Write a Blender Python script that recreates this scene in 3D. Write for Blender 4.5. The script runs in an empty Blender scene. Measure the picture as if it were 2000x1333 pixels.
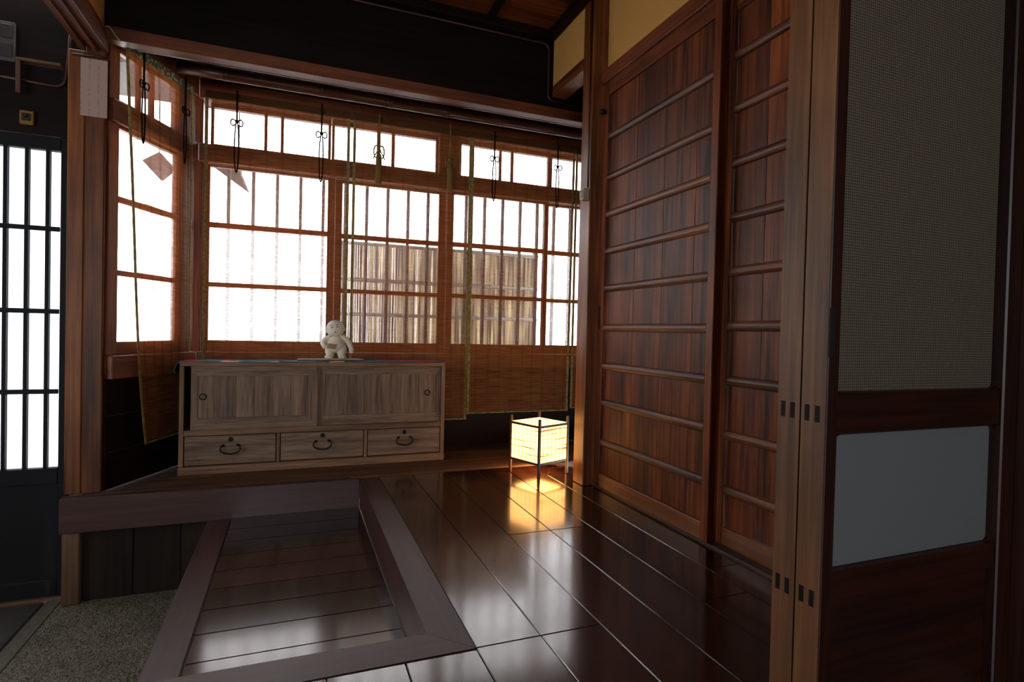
import bpy, bmesh, math, random
from mathutils import Vector, Matrix
random.seed(7)
S = bpy.context.scene
COL = S.collection
PI = math.pi

# ------------------------------------------------------------------ camera
cd = bpy.data.cameras.new('camera'); cam = bpy.data.objects.new('camera', cd); COL.objects.link(cam)
cd.sensor_width = 36.0; cd.lens = 36.0 * 1096.78 / 2000.0; cd.clip_start = 0.02
yaw, pitch, roll = .37101, -.016657, .0239
fw = Vector((math.sin(yaw)*math.cos(pitch), math.cos(yaw)*math.cos(pitch), math.sin(pitch)))
rt = Vector((math.cos(yaw), -math.sin(yaw), 0)); up = rt.cross(fw)
r2 = math.cos(roll)*rt + math.sin(roll)*up; u2 = -math.sin(roll)*rt + math.cos(roll)*up
cam.matrix_world = Matrix(((r2.x, u2.x, -fw.x, 0), (r2.y, u2.y, -fw.y, 0), (r2.z, u2.z, -fw.z, .65), (0, 0, 0, 1)))
S.camera = cam

# ------------------------------------------------------------------ world, light, exposure
W = bpy.data.worlds.new('sky'); S.world = W; W.use_nodes = True
bg = W.node_tree.nodes['Background']; bg.inputs['Color'].default_value = (.98, .985, 1, 1); bg.inputs['Strength'].default_value = 11.0
def area(name, loc, rot, sx, sy, power, col=(1, 1, 1)):
    l = bpy.data.lights.new(name, 'AREA'); l.shape = 'RECTANGLE'; l.size = sx; l.size_y = sy; l.energy = power; l.color = col
    o = bpy.data.objects.new(name, l); COL.objects.link(o); o.location = loc; o.rotation_euler = rot
    return o
area('daylight_fill_rear', (-.35, -2.19, .95), (PI/2, 0, 0), 1.6, 1.2, 32, (.93, .97, 1))  # fill lamp added inside the closed rear wall, standing in for daylight
area('daylight_fill_entrance', (-2.29, .9, .75), (PI/2, 0, -PI/2), 1.4, 1.2, 24, (.93, .97, 1))  # second fill lamp, added before the closed entrance wall in place of daylight
S.view_settings.view_transform = 'Standard'; S.view_settings.look = 'None'
S.view_settings.exposure = 0.0; S.view_settings.gamma = 1.0; S.view_settings.use_curve_mapping = False
S.cycles.max_bounces = 10; S.cycles.diffuse_bounces = 5; S.cycles.transparent_max_bounces = 24
S.cycles.sample_clamp_indirect = 6.0; S.cycles.caustics_reflective = False; S.cycles.caustics_refractive = False

# ------------------------------------------------------------------ materials
def lin(h):
    h = h.lstrip('#'); c = [int(h[i:i+2], 16)/255 for i in (0, 2, 4)]
    return tuple(x/12.92 if x <= .04045 else ((x+.055)/1.055)**2.4 for x in c) + (1,)
def newmat(name):
    m = bpy.data.materials.new(name); m.use_nodes = True; nt = m.node_tree
    return m, nt, nt.nodes['Principled BSDF'], nt.nodes['Material Output']
def N(nt, t, **kw):
    n = nt.nodes.new(t)
    for k, v in kw.items(): setattr(n, k, v)
    return n
def plain(name, col, rough=.5, metal=0, bump=0, bscale=60, spec=.5, var=.0):
    m, nt, b, o = newmat(name); c = lin(col)
    b.inputs['Base Color'].default_value = c; b.inputs['Roughness'].default_value = rough; b.inputs['Metallic'].default_value = metal
    b.inputs['Specular IOR Level'].default_value = spec
    if bump or var:
        tc = N(nt, 'ShaderNodeTexCoord'); nz = N(nt, 'ShaderNodeTexNoise'); nz.inputs['Scale'].default_value = bscale; nz.inputs['Detail'].default_value = 6
        nt.links.new(tc.outputs['Object'], nz.inputs['Vector'])
        if bump:
            bp = N(nt, 'ShaderNodeBump'); bp.inputs['Strength'].default_value = bump; bp.inputs['Distance'].default_value = .004
            nt.links.new(nz.outputs['Fac'], bp.inputs['Height']); nt.links.new(bp.outputs['Normal'], b.inputs['Normal'])
        if var:
            rp = N(nt, 'ShaderNodeValToRGB'); rp.color_ramp.elements[0].position = .3; rp.color_ramp.elements[1].position = .7
            rp.color_ramp.elements[0].color = tuple(x*(1-var) for x in c[:3]) + (1,); rp.color_ramp.elements[1].color = tuple(min(1, x*(1+var)) for x in c[:3]) + (1,)
            nt.links.new(nz.outputs['Fac'], rp.inputs['Fac']); nt.links.new(rp.outputs['Color'], b.inputs['Base Color'])
    return m
WOODS = {}
def wood(key, axis, dark, light, rough=.45, bump=.25, fine=1.0, var=.25, spec=.5, mid=.5, coat=0, wd=.14):
    """grain runs along axis; one material per (key, axis)"""
    k = (key, axis)
    if k in WOODS: return WOODS[k]
    m, nt, b, o = newmat(key + '_' + axis); L = nt.links.new
    tc = N(nt, 'ShaderNodeTexCoord'); oi = N(nt, 'ShaderNodeObjectInfo')
    ad = N(nt, 'ShaderNodeVectorMath', operation='ADD'); sc_ = N(nt, 'ShaderNodeVectorMath', operation='SCALE')
    cmb = N(nt, 'ShaderNodeCombineXYZ')
    for i in range(3): L(oi.outputs['Random'], cmb.inputs[i])
    L(cmb.outputs[0], sc_.inputs[0]); sc_.inputs['Scale'].default_value = 13.0
    L(tc.outputs['Object'], ad.inputs[0]); L(sc_.outputs[0], ad.inputs[1])
    mp = N(nt, 'ShaderNodeMapping'); s = [1, 1, 1]; s['xyz'.index(axis)] = .045; mp.inputs['Scale'].default_value = s
    L(ad.outputs[0], mp.inputs['Vector'])
    n1 = N(nt, 'ShaderNodeTexNoise'); n1.inputs['Scale'].default_value = 95*fine; n1.inputs['Detail'].default_value = 5; n1.inputs['Distortion'].default_value = .35
    n2 = N(nt, 'ShaderNodeTexNoise'); n2.inputs['Scale'].default_value = 17*fine; n2.inputs['Detail'].default_value = 3
    L(mp.outputs[0], n1.inputs['Vector']); L(mp.outputs[0], n2.inputs['Vector'])
    n3 = N(nt, 'ShaderNodeTexNoise'); n3.inputs['Scale'].default_value = 3.5; n3.inputs['Detail'].default_value = 3; L(ad.outputs[0], n3.inputs['Vector'])
    mx = N(nt, 'ShaderNodeMath', operation='MULTIPLY_ADD'); mx.inputs[1].default_value = .5
    h = N(nt, 'ShaderNodeMath', operation='MULTIPLY'); h.inputs[1].default_value = .5; L(n2.outputs['Fac'], h.inputs[0])
    L(n1.outputs['Fac'], mx.inputs[0]); L(h.outputs[0], mx.inputs[2])
    rp = N(nt, 'ShaderNodeValToRGB'); rp.color_ramp.elements[0].position = mid-wd; rp.color_ramp.elements[1].position = mid+wd
    rp.color_ramp.elements[0].color = lin(dark); rp.color_ramp.elements[1].color = lin(light); L(mx.outputs[0], rp.inputs['Fac'])
    # patches and per-piece tone
    v1 = N(nt, 'ShaderNodeMapRange'); v1.inputs['From Min'].default_value = .3; v1.inputs['From Max'].default_value = .7
    v1.inputs['To Min'].default_value = 1-var; v1.inputs['To Max'].default_value = 1+var; L(n3.outputs['Fac'], v1.inputs['Value'])
    v2 = N(nt, 'ShaderNodeMapRange'); v2.inputs['To Min'].default_value = 1-var*.6; v2.inputs['To Max'].default_value = 1+var*.6; L(oi.outputs['Random'], v2.inputs['Value'])
    vm = N(nt, 'ShaderNodeMath', operation='MULTIPLY'); L(v1.outputs[0], vm.inputs[0]); L(v2.outputs[0], vm.inputs[1])
    hs = N(nt, 'ShaderNodeHueSaturation'); L(rp.outputs['Color'], hs.inputs['Color']); L(vm.outputs[0], hs.inputs['Value'])
    L(hs.outputs['Color'], b.inputs['Base Color'])
    b.inputs['Roughness'].default_value = rough; b.inputs['Specular IOR Level'].default_value = spec
    if coat: b.inputs['Coat Weight'].default_value = coat; b.inputs['Coat Roughness'].default_value = .11
    bp = N(nt, 'ShaderNodeBump'); bp.inputs['Strength'].default_value = bump; bp.inputs['Distance'].default_value = .002
    L(n1.outputs['Fac'], bp.inputs['Height']); L(bp.outputs['Normal'], b.inputs['Normal'])
    WOODS[k] = m; return m
def w_door(a):  return wood('old_red_wood', a, '#2a0e05', '#824019', .5, .7, .75, .35, .34, wd=.125)
def w_batten(a): return wood('batten_wood', a, '#3a1b0d', '#74401f', .45, .5, .9, .3, wd=.10)
def w_post(a):  return wood('post_wood', a, '#4a2310', '#8a5026', .38, .25, .8, .25)
def w_beam(a):  return wood('beam_wood', a, '#4a2010', '#7d4220', .45, .25, .8, .25)
def w_dark(a):  return wood('smoked_wood', a, '#0b0504', '#1d0e0a', .6, .25, .7, .3, .15)
def w_sash(a):  return wood('sash_wood', a, '#5a2a15', '#8a4c28', .5, .2, 1, .2)
def w_floor(a): return wood('floor_board', a, '#150805', '#381a10', .16, .02, .45, .3, .8, .5, .6)
def w_trim(a):  return wood('step_trim', a, '#2e1b18', '#4a2e29', .42, .04, .8, .08, .5)
def w_old(a):   return wood('weathered_board', a, '#3a2415', '#6d4a2c', .6, .4, .6, .35)
def w_cab(a):   return wood('cabinet_wood', a, '#4e3a2b', '#937660', .62, .6, 2.0, .14)
def w_cabf(a):  return wood('cabinet_frame_wood', a, '#5b3f2c', '#94704f', .6, .4, 1.1, .16)
def w_glass(a): return wood('glass_door_wood', a, '#1c0a04', '#3c170a', .42, .2, .8, .25)
def w_stile(a): return wood('worn_lit_stile_wood', a, '#4a2a14', '#7d5129', .45, .4, .9, .25)
def w_bamboo(a):return wood('bamboo', a, '#3a1c0e', '#6b3a1e', .35, .1, .5, .25)
M_plaster = plain('ochre_plaster', '#d6a058', .9, bump=.25, bscale=180, spec=.2, var=.08)
M_iron = plain('black_iron', '#15130f', .45, .6)
M_tape = plain('edge_tape_cloth', '#7a6c46', .9, bump=.3, bscale=400, spec=.1, var=.2)
M_cord = plain('dark_cord', '#1c0f0a', .9, spec=.1)
M_thread = plain('blind_thread', '#5a3a20', .9, spec=.1)
M_tassel = plain('tassel_cord', '#7d6436', .9, bump=.4, bscale=300, spec=.1, var=.2)
M_cable = plain('brown_cable', '#3a1a10', .4)
M_ivory = plain('ivory_plastic', '#b9a98c', .4)
M_grey = plain('grey_plastic', '#7b7872', .5)
M_black = plain('dark_recess', '#0b0807', .7)
M_doll = plain('unglazed_white_clay', '#e9dfcd', .75, spec=.25)
M_hair = plain('doll_hair', '#221610', .6)
M_ink = plain('doll_paint', '#3b2a22', .7)
M_lip = plain('doll_lip', '#8a4a3c', .7)
M_mat = plain('woven_straw_mat', '#b7a882', .85, bump=.5, bscale=260, spec=.1, var=.15)
M_matb = plain('mat_base', '#1b120d', .6)
M_lamp = plain('lantern_frame', '#4a2413', .45)
M_lampthread = plain('lantern_thread', '#8a5a2c', .8)
M_ground = plain('pale_paving', '#b7b5b0', .9, bump=.3, bscale=30, spec=.2, var=.1)
M_skyblock = plain('sky_block_panel', '#e6e2d8', .9, spec=.1)  # white opaque panels added to keep the sky out of unseen openings
M_latt = plain('lattice_paint', '#161619', .6, spec=.15)

def head_mat():
    m, nt, b, o = newmat('brocade_band'); L = nt.links.new
    tc = N(nt, 'ShaderNodeTexCoord'); v = N(nt, 'ShaderNodeTexVoronoi'); v.inputs['Scale'].default_value = 70; L(tc.outputs['Object'], v.inputs['Vector'])
    rp = N(nt, 'ShaderNodeValToRGB'); rp.color_ramp.elements[0].color = lin('#c8bc8c'); rp.color_ramp.elements[1].color = lin('#5e5c38'); rp.color_ramp.elements[0].position = .25; rp.color_ramp.elements[1].position = .5
    L(v.outputs['Distance'], rp.inputs['Fac']); L(rp.outputs['Color'], b.inputs['Base Color']); b.inputs['Roughness'].default_value = .8
    return m
M_band = head_mat()
M_backlitband = plain('backlit_head_cloth', '#5a3a20', .9, bump=.3, bscale=200, spec=.1, var=.2)  # dim brown puts the backlit shade of the main head bands into colour
def translucent_mat(name, col, fac, rough=.7, noise=None):
    m, nt, b, o = newmat(name); L = nt.links.new
    nt.nodes.remove(b); d = N(nt, 'ShaderNodeBsdfDiffuse'); t = N(nt, 'ShaderNodeBsdfTranslucent'); x = N(nt, 'ShaderNodeMixShader')
    d.inputs['Color'].default_value = lin(col); t.inputs['Color'].default_value = lin(col); x.inputs['Fac'].default_value = fac
    if noise:
        tc = N(nt, 'ShaderNodeTexCoord'); mp = N(nt, 'ShaderNodeMapping'); mp.inputs['Scale'].default_value = noise[1]; nz = N(nt, 'ShaderNodeTexNoise'); nz.inputs['Scale'].default_value = noise[0]; nz.inputs['Detail'].default_value = 4
        rp = N(nt, 'ShaderNodeValToRGB'); rp.color_ramp.elements[0].position = .35; rp.color_ramp.elements[1].position = .65
        rp.color_ramp.elements[0].color = lin(noise[2]); rp.color_ramp.elements[1].color = lin(noise[3])
        L(tc.outputs['Object'], mp.inputs['Vector']); L(mp.outputs[0], nz.inputs['Vector']); L(nz.outputs['Fac'], rp.inputs['Fac'])
        L(rp.outputs['Color'], d.inputs['Color']); L(rp.outputs['Color'], t.inputs['Color'])
    L(d.outputs[0], x.inputs[1]); L(t.outputs[0], x.inputs[2]); L(x.outputs[0], o.inputs['Surface'])
    return m
M_slat = translucent_mat('split_bamboo', '#a5683a', .42, noise=(9, (1, 1, 30), '#9c5e34', '#c98f58'))
M_tape = translucent_mat('edge_tape_cloth', '#a8925e', .35, noise=(60, (1, 1, 1), '#8a7748', '#b5a06c'))
M_reed = translucent_mat('reed', '#c9b98f', .6, noise=(6, (9, 9, .35), '#6a6058', '#f0e6cc'))
M_paper = None
def glass_mat(name, frost, col='#ffffff', tcol='#ffffff'):
    m, nt, b, o = newmat(name); L = nt.links.new; nt.nodes.remove(b)
    t = N(nt, 'ShaderNodeBsdfTransparent'); t.inputs['Color'].default_value = lin(tcol); tr = N(nt, 'ShaderNodeBsdfTranslucent'); tr.inputs['Color'].default_value = lin(col)
    g = N(nt, 'ShaderNodeBsdfGlossy'); g.inputs['Roughness'].default_value = .03
    a = N(nt, 'ShaderNodeMixShader'); a.inputs['Fac'].default_value = frost; c = N(nt, 'ShaderNodeMixShader'); c.inputs['Fac'].default_value = .05
    L(t.outputs[0], a.inputs[1]); L(tr.outputs[0], a.inputs[2]); L(a.outputs[0], c.inputs[1]); L(g.outputs[0], c.inputs[2]); L(c.outputs[0], o.inputs['Surface'])
    return m
M_clear = glass_mat('clear_glass', .02); M_glare = glass_mat('glare_veil_glass', .03); M_frost = glass_mat('frosted_glare_glass', .2); M_latglass = glass_mat('milky_lattice_glass', .75, '#c6cacd', '#c6cacd')  # translucent veil in the lower sash panes paints glare over the outside bars
def door_glass(name, col, grid):
    m, nt, b, o = newmat(name); L = nt.links.new
    tr = N(nt, 'ShaderNodeBsdfTranslucent'); mx = N(nt, 'ShaderNodeMixShader'); mx.inputs['Fac'].default_value = .6
    b.inputs['Base Color'].default_value = lin(col); b.inputs['Roughness'].default_value = .35 if grid else .55
    tr.inputs['Color'].default_value = lin(col)
    if grid:
        tc = N(nt, 'ShaderNodeTexCoord'); ws = []
        for d in ('X', 'Z'):
            w = N(nt, 'ShaderNodeTexWave', wave_type='BANDS', bands_direction=d, wave_profile='SIN'); w.inputs['Scale'].default_value = 72
            L(tc.outputs['Object'], w.inputs['Vector']); ws.append(w)
        mu = N(nt, 'ShaderNodeMath', operation='MULTIPLY'); L(ws[0].outputs['Fac'], mu.inputs[0]); L(ws[1].outputs['Fac'], mu.inputs[1])
        bp = N(nt, 'ShaderNodeBump'); bp.inputs['Strength'].default_value = .9; bp.inputs['Distance'].default_value = .003
        L(mu.outputs[0], bp.inputs['Height']); L(bp.outputs['Normal'], b.inputs['Normal'])
        b.inputs['Roughness'].default_value = .22
        cr = N(nt, 'ShaderNodeValToRGB'); cr.color_ramp.elements[0].position = .15; cr.color_ramp.elements[1].position = .75; cr.color_ramp.elements[0].color = lin('#8a7c6c'); cr.color_ramp.elements[1].color = lin('#f0e2d0')
        L(mu.outputs[0], cr.inputs['Fac']); L(cr.outputs['Color'], b.inputs['Base Color']); L(cr.outputs['Color'], tr.inputs['Color'])
    L(b.outputs[0], mx.inputs[1]); L(tr.outputs[0], mx.inputs[2]); L(mx.outputs[0], o.inputs['Surface'])
    return m
M_gridglass = door_glass('embossed_grid_glass', '#8d8174', True); M_milk = door_glass('milky_glass', '#a3a8aa', False)
def concrete():
    m, nt, b, o = newmat('washed_pebble_concrete'); L = nt.links.new
    tc = N(nt, 'ShaderNodeTexCoord'); v = N(nt, 'ShaderNodeTexVoronoi'); v.inputs['Scale'].default_value = 240; n = N(nt, 'ShaderNodeTexNoise'); n.inputs['Scale'].default_value = 5; n.inputs['Detail'].default_value = 6
    L(tc.outputs['Object'], v.inputs['Vector']); L(tc.outputs['Object'], n.inputs['Vector'])
    rp = N(nt, 'ShaderNodeValToRGB'); e = rp.color_ramp.elements; e[0].position = .0; e[0].color = lin('#2e2a24'); e[1].position = 1; e[1].color = lin('#8f8570')
    x = N(nt, 'ShaderNodeSeparateColor'); L(v.outputs['Color'], x.inputs[0]); L(x.outputs[0], rp.inputs['Fac'])
    mx = N(nt, 'ShaderNodeMix', data_type='RGBA', blend_type='MULTIPLY'); mx.inputs['Factor'].default_value = .6; L(rp.outputs['Color'], mx.inputs['A']); L(n.outputs['Color'], mx.inputs['B'])
    r2_ = N(nt, 'ShaderNodeValToRGB'); r2_.color_ramp.elements[0].position = .35; r2_.color_ramp.elements[1].position = .6; r2_.color_ramp.elements[0].color = (.5, .48, .45, 1); L(n.outputs['Fac'], r2_.inputs['Fac']); L(r2_.outputs['Color'], mx.inputs['B'])
    L(mx.outputs['Result'], b.inputs['Base Color']); b.inputs['Roughness'].default_value = .75
    bp = N(nt, 'ShaderNodeBump'); bp.inputs['Strength'].default_value = .6; bp.inputs['Distance'].default_value = .004; bp.invert = True; L(v.outputs['Distance'], bp.inputs['Height']); L(bp.outputs['Normal'], b.inputs['Normal'])
    return m
M_conc = concrete()
M_slab = plain('dark_slate_slab', '#3a3833', .6, bump=.4, bscale=25, var=.3)

# ------------------------------------------------------------------ mesh helpers
class B:
    def __init__(s): s.bm = bmesh.new()
    def box(s, x0, x1, y0, y1, z0, z1, bev=.0015):
        r = bmesh.ops.create_cube(s.bm, size=1.0); vs = r['verts']
        for v in vs: v.co = Vector((x0+(v.co.x+.5)*(x1-x0), y0+(v.co.y+.5)*(y1-y0), z0+(v.co.z+.5)*(z1-z0)))
        bev = min(bev, .3*min(abs(x1-x0), abs(y1-y0), abs(z1-z0)))
        if bev > 0: bmesh.ops.bevel(s.bm, geom=list({e for v in vs for e in v.link_edges}), offset=bev, segments=1, affect='EDGES')
        return s
    def prism(s, pts, d):
        """closed polygon pts (3-D) extruded by vector d"""
        d = Vector(d); a = [s.bm.verts.new(p) for p in pts]; b = [s.bm.verts.new(Vector(p)+d) for p in pts]; n = len(pts)
        s.bm.faces.new(a); s.bm.faces.new(b[::-1])
        for i in range(n): s.bm.faces.new((a[i], b[i], b[(i+1) % n], a[(i+1) % n]))
        return s
    def tube(s, pts, r, seg=8, closed=False):
        P = [Vector(p) for p in pts]; n = len(P); rings = []; ref = None
        for i in range(n):
            t = (P[(i+1) % n]-P[i-1]) if closed else (P[min(i+1, n-1)]-P[max(i-1, 0)])
            t.normalize()
            if ref is None: ref = t.orthogonal().normalized()
            a = (ref - t*ref.dot(t))
            a = a.normalized() if a.length > 1e-6 else t.orthogonal().normalized()
            ref = a; c = t.cross(a); rr = r[i] if isinstance(r, (list, tuple)) else r
            rings.append([s.bm.verts.new(P[i]+rr*(math.cos(2*PI*k/seg)*a+math.sin(2*PI*k/seg)*c)) for k in range(seg)])
        for i in range(n if closed else n-1):
            q, w = rings[i], rings[(i+1) % n]
            for k in range(seg): s.bm.faces.new((q[k], q[(k+1) % seg], w[(k+1) % seg], w[k]))
        if not closed: s.bm.faces.new(rings[0][::-1]); s.bm.faces.new(rings[-1])
        return s
    def ball(s, c, r, sub=3, sc=(1, 1, 1), rot=None):
        v = bmesh.ops.create_icosphere(s.bm, subdivisions=sub, radius=r)['verts']
        for q in v:
            p = Vector((q.co.x*sc[0], q.co.y*sc[1], q.co.z*sc[2]))
            if rot: p = rot @ p
            q.co = p + Vector(c)
        return s
    def lathe(s, prof, c, axis='z', seg=24):
        """prof: (radius, height) pairs"""
        rings = []
        for r, h in prof:
            row = []
            for k in range(seg):
                a = 2*PI*k/seg; p = (r*math.cos(a), r*math.sin(a), h)
                p = {'z': p, 'y': (p[0], p[2], p[1]), 'x': (p[2], p[0], p[1])}[axis]
                row.append(s.bm.verts.new(Vector(c)+Vector(p)))
            rings.append(row)
        for q, w in zip(rings, rings[1:]):
            for k in range(seg): s.bm.faces.new((q[k], q[(k+1) % seg], w[(k+1) % seg], w[k]))
        s.bm.faces.new(rings[0][::-1]); s.bm.faces.new(rings[-1]); return s
    def obj(s, name, mat, parent=None, smooth=False, kind=None, label=None):
        bmesh.ops.recalc_face_normals(s.bm, faces=s.bm.faces)
        me = bpy.data.meshes.new(name); s.bm.to_mesh(me); s.bm.free()
        if smooth:
            for p in me.polygons: p.use_smooth = True
        me.materials.append(mat); o = bpy.data.objects.new(name, me); COL.objects.link(o)
        if parent: o.parent = parent
        if kind: o['kind'] = kind
        if label: o['label'] = label
        return o
def bx(name, mat, parent, x0, x1, y0, y1, z0, z1, bev=.0015, **k): return B().box(x0, x1, y0, y1, z0, z1, bev).obj(name, mat, parent, **k)
def tag(o, label, cat=None, group=None, kind=None):
    o['label'] = label
    if cat: o['category'] = cat
    if group: o['group'] = group
    if kind: o['kind'] = kind
    return o
def thing(name, label, cat, loc=(0, 0, 0), rz=0, group=None, kind=None):
    o = bpy.data.objects.new(name, None); COL.objects.link(o); o.empty_display_size = .05
    o.location = loc; o.rotation_euler = (0, 0, rz); return tag(o, label, cat, group, kind)
def st(name, label, loc=(0, 0, 0), rz=0, cat='structure'): return thing(name, label, cat, loc, rz, kind='structure')
def sbox(name, label, mat, *a, cat='structure', bev=.002): return tag(bx(name, mat, None, *a, bev=bev), label, cat, kind='structure')

# ================================================================== SETTING
# ---- upper floor of dark glossy planks
fl = st('floor', 'glossy dark brown plank floor of the raised entrance hall', cat='floor')
bx('subfloor', M_black, fl, .285, 1.30, -2.2, 2.50, -.09, -.0205, 0)
bx('subfloor', M_black, fl, -.30, .285, -2.2, 1.16, -.09, -.02, 0)
edges = [-.225, -.079, .067, .213, .359, .505, .651, .797, .943, 1.089, 1.205]
brk = {0: [1.078, .10, -1], 1: [1.078, -.15, -1.2], 2: [1.078, .3, -.9], 3: [1.078, .0, -1.1], 4: [2.5, 1.084, .05, -1.2], 5: [2.5, 1.084, -.1, -1.2],
       6: [2.5, 1.66, .45, -.8], 7: [2.5, 1.66, .45, -.8], 8: [2.5, 1.10, -.2], 9: [2.5, 1.25, .0]}
for c in range(10):
    ys = brk[c] + [-2.2]
    for a, b_ in zip(ys, ys[1:]):
        bx('plank', w_floor('y'), fl, edges[c]+.0008, edges[c+1]-.0008, b_+.0008, a-.0008, -.02, 0, .0016)
bx('plank', w_floor('y'), fl, -.30, -.2258, -2.2, 1.078, -.02, 0, .0016)
# ---- trims round the step well
t = B(); t.prism([(.278, 2.484, 0), (.3582, 2.484, 0), (.3582, 1.0855, 0), (.275, 1.169, 0)][::-1], (0, 0, -.125)); tag(t.obj('trim_1', w_trim('y'), None), 'flat matt brown edging board beside the step well running towards the window', 'trim', kind='structure')
t = B(); t.prism([(-.305, 1.169, 0), (.2742, 1.169, 0), (.3578, 1.084, 0), (-.305, 1.080, 0)], (0, 0, -.12)); tag(t.obj('trim_2', w_trim('x'), None), 'flat matt brown edging board along the near side of the step well', 'trim', kind='structure')
sbox('trim_3', 'broad dark beam closing the back of the step well below the cabinet', w_trim('x'), -.787, .2775, 2.484, 2.53, -.130, .0, cat='trim', bev=.003)
sbox('trim_4', 'narrow pale worn strip where the plank floor meets the old boards', w_old('x'), .24, 1.30, 2.5005, 2.531, -.03, .003, cat='trim')
# ---- old boards under the cabinet
ob = st('floor', 'weathered old boards in the window bay under the cabinet and blinds', cat='floor')
for y0, y1 in ((2.532, 2.70), (2.702, 2.88), (2.882, 3.09)):
    bx('plank', w_old('x'), ob, -.72, 2.05, y0, y1, -.03, 0, .002)
# ---- concrete genkan
cg = st('floor', 'grey pebble concrete floor of the sunken entrance', cat='floor')
bx('pebble_slab', M_conc, cg, -.80, 2.05, -2.2, 3.08, -.47, -.41, 0)
sl = [(-2.3, -1.42, 1.72, 2.60), (-1.40, -.86, 1.72, 2.60), (-2.3, -1.42, .85, 1.70), (-1.40, -.86, .85, 1.70), (-2.3, -.86, -2.2, .83)]
for a in sl: bx('stone_slab', M_slab, cg, *a, -.47, -.412, .006)
bx('kerb_strip', plain('kerb_concrete', '#5b564b', .8, bump=.4, bscale=60, var=.25), cg, -.852, -.802, -2.2, 2.60, -.47, -.409, .003)
# ---- lower wooden step
stp = thing('entry_step', 'lower dark plank step sunk between the floor edging and the concrete', 'step', (0, 0, -.41))
y = 1.172; k = 0; row = [1.172, 1.31, 1.44, 1.57, 1.70, 1.83, 1.96, 2.09, 2.22, 2.35, 2.482]
for a, b_ in zip(row, row[1:]): bx('plank', w_floor('x'), stp, -.2195, .2745, a+.0008, b_-.0008, .262, .285, .0016)
bx('nosing', w_trim('y'), stp, -.305, -.2205, 1.172, 2.482, .245, .285, .004)
bx('side_panel', w_dark('y'), stp, -.298, -.28, 1.172, 2.482, .0, .244, .001)
# ---- base boards under the beam, short post
wb = st('wall_base', 'dark knotty upright boards below the step beam', cat='wall')
xs = [-.728, -.567, -.407, -.30]
for a, b_ in zip(xs, xs[1:]): bx('board', wood('knotty_dark', 'z', '#120a06', '#291a10', .7, .4, .5, .3, .2), wb, a+.001, b_-.001, 2.545, 2.565, -.41, -.131, .003)
fd = B(); fd.prism([(-.80, 2.605, -.47), (-.745, 2.605, -.47), (-.43, 3.092, -.47), (2.05, 3.092, -.47), (2.05, 3.13, -.47), (-.47, 3.13, -.47)], (0, 0, .468)); tag(fd.obj('wall_foundation', M_conc, None), 'rough foundation below the window bay', 'wall', kind='structure')
sbox('trim_5', 'short worn foot post beside the lattice door sill', w_old('z'), -.787, -.731, 2.515, 2.575, -.41, -.1305, cat='trim', bev=.004)
# ---- left posts
sbox('trim_6', 'reddish door post between the lattice door and the window bay', w_post('z'), -.789, -.735, 2.536, 2.66, 0.001, 1.654, cat='post', bev=.004)
sbox('trim_7', 'reddish worn column at the left end of the window bay', w_post('z'), -.7348, -.672, 2.534, 2.60, 0.001, 1.745, cat='post', bev=.004)
# ---- left lintel with grooves and plaster above
lt = st('trim_8', 'grooved wooden lintel running overhead along the sunken entrance', cat='lintel')
for x0, x1, z0 in ((-.752, -.732, 1.655), (-.732, -.712, 1.668), (-.712, -.697, 1.655), (-.697, -.678, 1.668), (-.678, -.662, 1.655)):
    bx('groove_rail', w_beam('y'), lt, x0+.0002, x1-.0002, -2.2, 2.533, z0, 1.735, .0015)
sbox('wall_left', 'ochre plaster wall above the entrance lintel', M_plaster, -.735, -.672, -2.2, 2.5145, 1.7355, 2.10, cat='wall')
# ---- back wall over the bay, front beam, bay ceiling, bamboo
sbox('wall_back', 'dark smoked boards high above the window bay', w_dark('x'), -.735, 2.05, 2.515, 2.545, 1.7465, 2.10, cat='wall')
sbox('trim_9', 'long reddish front beam across the top of the window bay', w_beam('x'), -.665, 2.05, 2.497, 2.555, 1.697, 1.746, cat='beam', bev=.003)
def bamboo(name, label, y, z, r, x0, x1, nodes):
    pts = []; rr = []
    xs = sorted([x0, x1] + [n+d for n in nodes for d in (-.010, -.003, 0, .003, .010)])
    for x in xs:
        pts.append((x, y, z)); rr.append(r*1.10 if any(abs(x-n) < .0035 and abs(x-n) > .0005 for n in nodes) else (r*.97 if any(abs(x-n) < .0005 for n in nodes) else r))
    return tag(B().tube(pts, rr, 14).obj(name, w_bamboo('x'), None, smooth=True), label, 'pole')
bamboo('bamboo_pole', 'bamboo pole with nodes just behind the long front beam', 2.592, 1.724, .016, -.585, 2.05, [-.25, .02, .28, .51, .74, .97, 1.2, 1.45, 1.7])
bamboo('bamboo_pole', 'thicker dark bamboo pole nearer the window above the blinds', 2.80, 1.755,   .025, -.485, 2.05, [-.3, .1, .42, .71, 1.0, 1.3, 1.6])
bc = B(); bc.prism([(-.67, 2.556, 1.80), (2.05, 2.556, 1.80), (2.05, 3.10, 1.80), (-.43, 3.10, 1.80)], (0, 0, .02)); tag(bc.obj('ceiling', w_dark('x'), None), 'low dark board ceiling of the window bay', 'ceiling', kind='structure')
# ---- main ceiling with battens
ce = st('ceiling', 'reddish board ceiling with slim battens over the hall', cat='ceiling')
for i in range(10):
    y1 = 2.515-.47*i
    bx('ceiling_board', w_door('x'), ce, -2.3, 2.05, y1-.468, y1, 2.10, 2.115, .001)
for x in (-.55, -.1, .35, .8): bx('batten', w_dark('y'), ce, x, x+.03, -2.2, 2.513, 2.078, 2.099, .002)
bx('cornice', w_dark('x'), ce, -.66, 1.148, 2.47, 2.514, 2.062, 2.099, .003)
bx('cornice', w_dark('y'), ce, 1.112, 1.149, -2.2, 2.468, 2.062, 2.099, .003)
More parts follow.
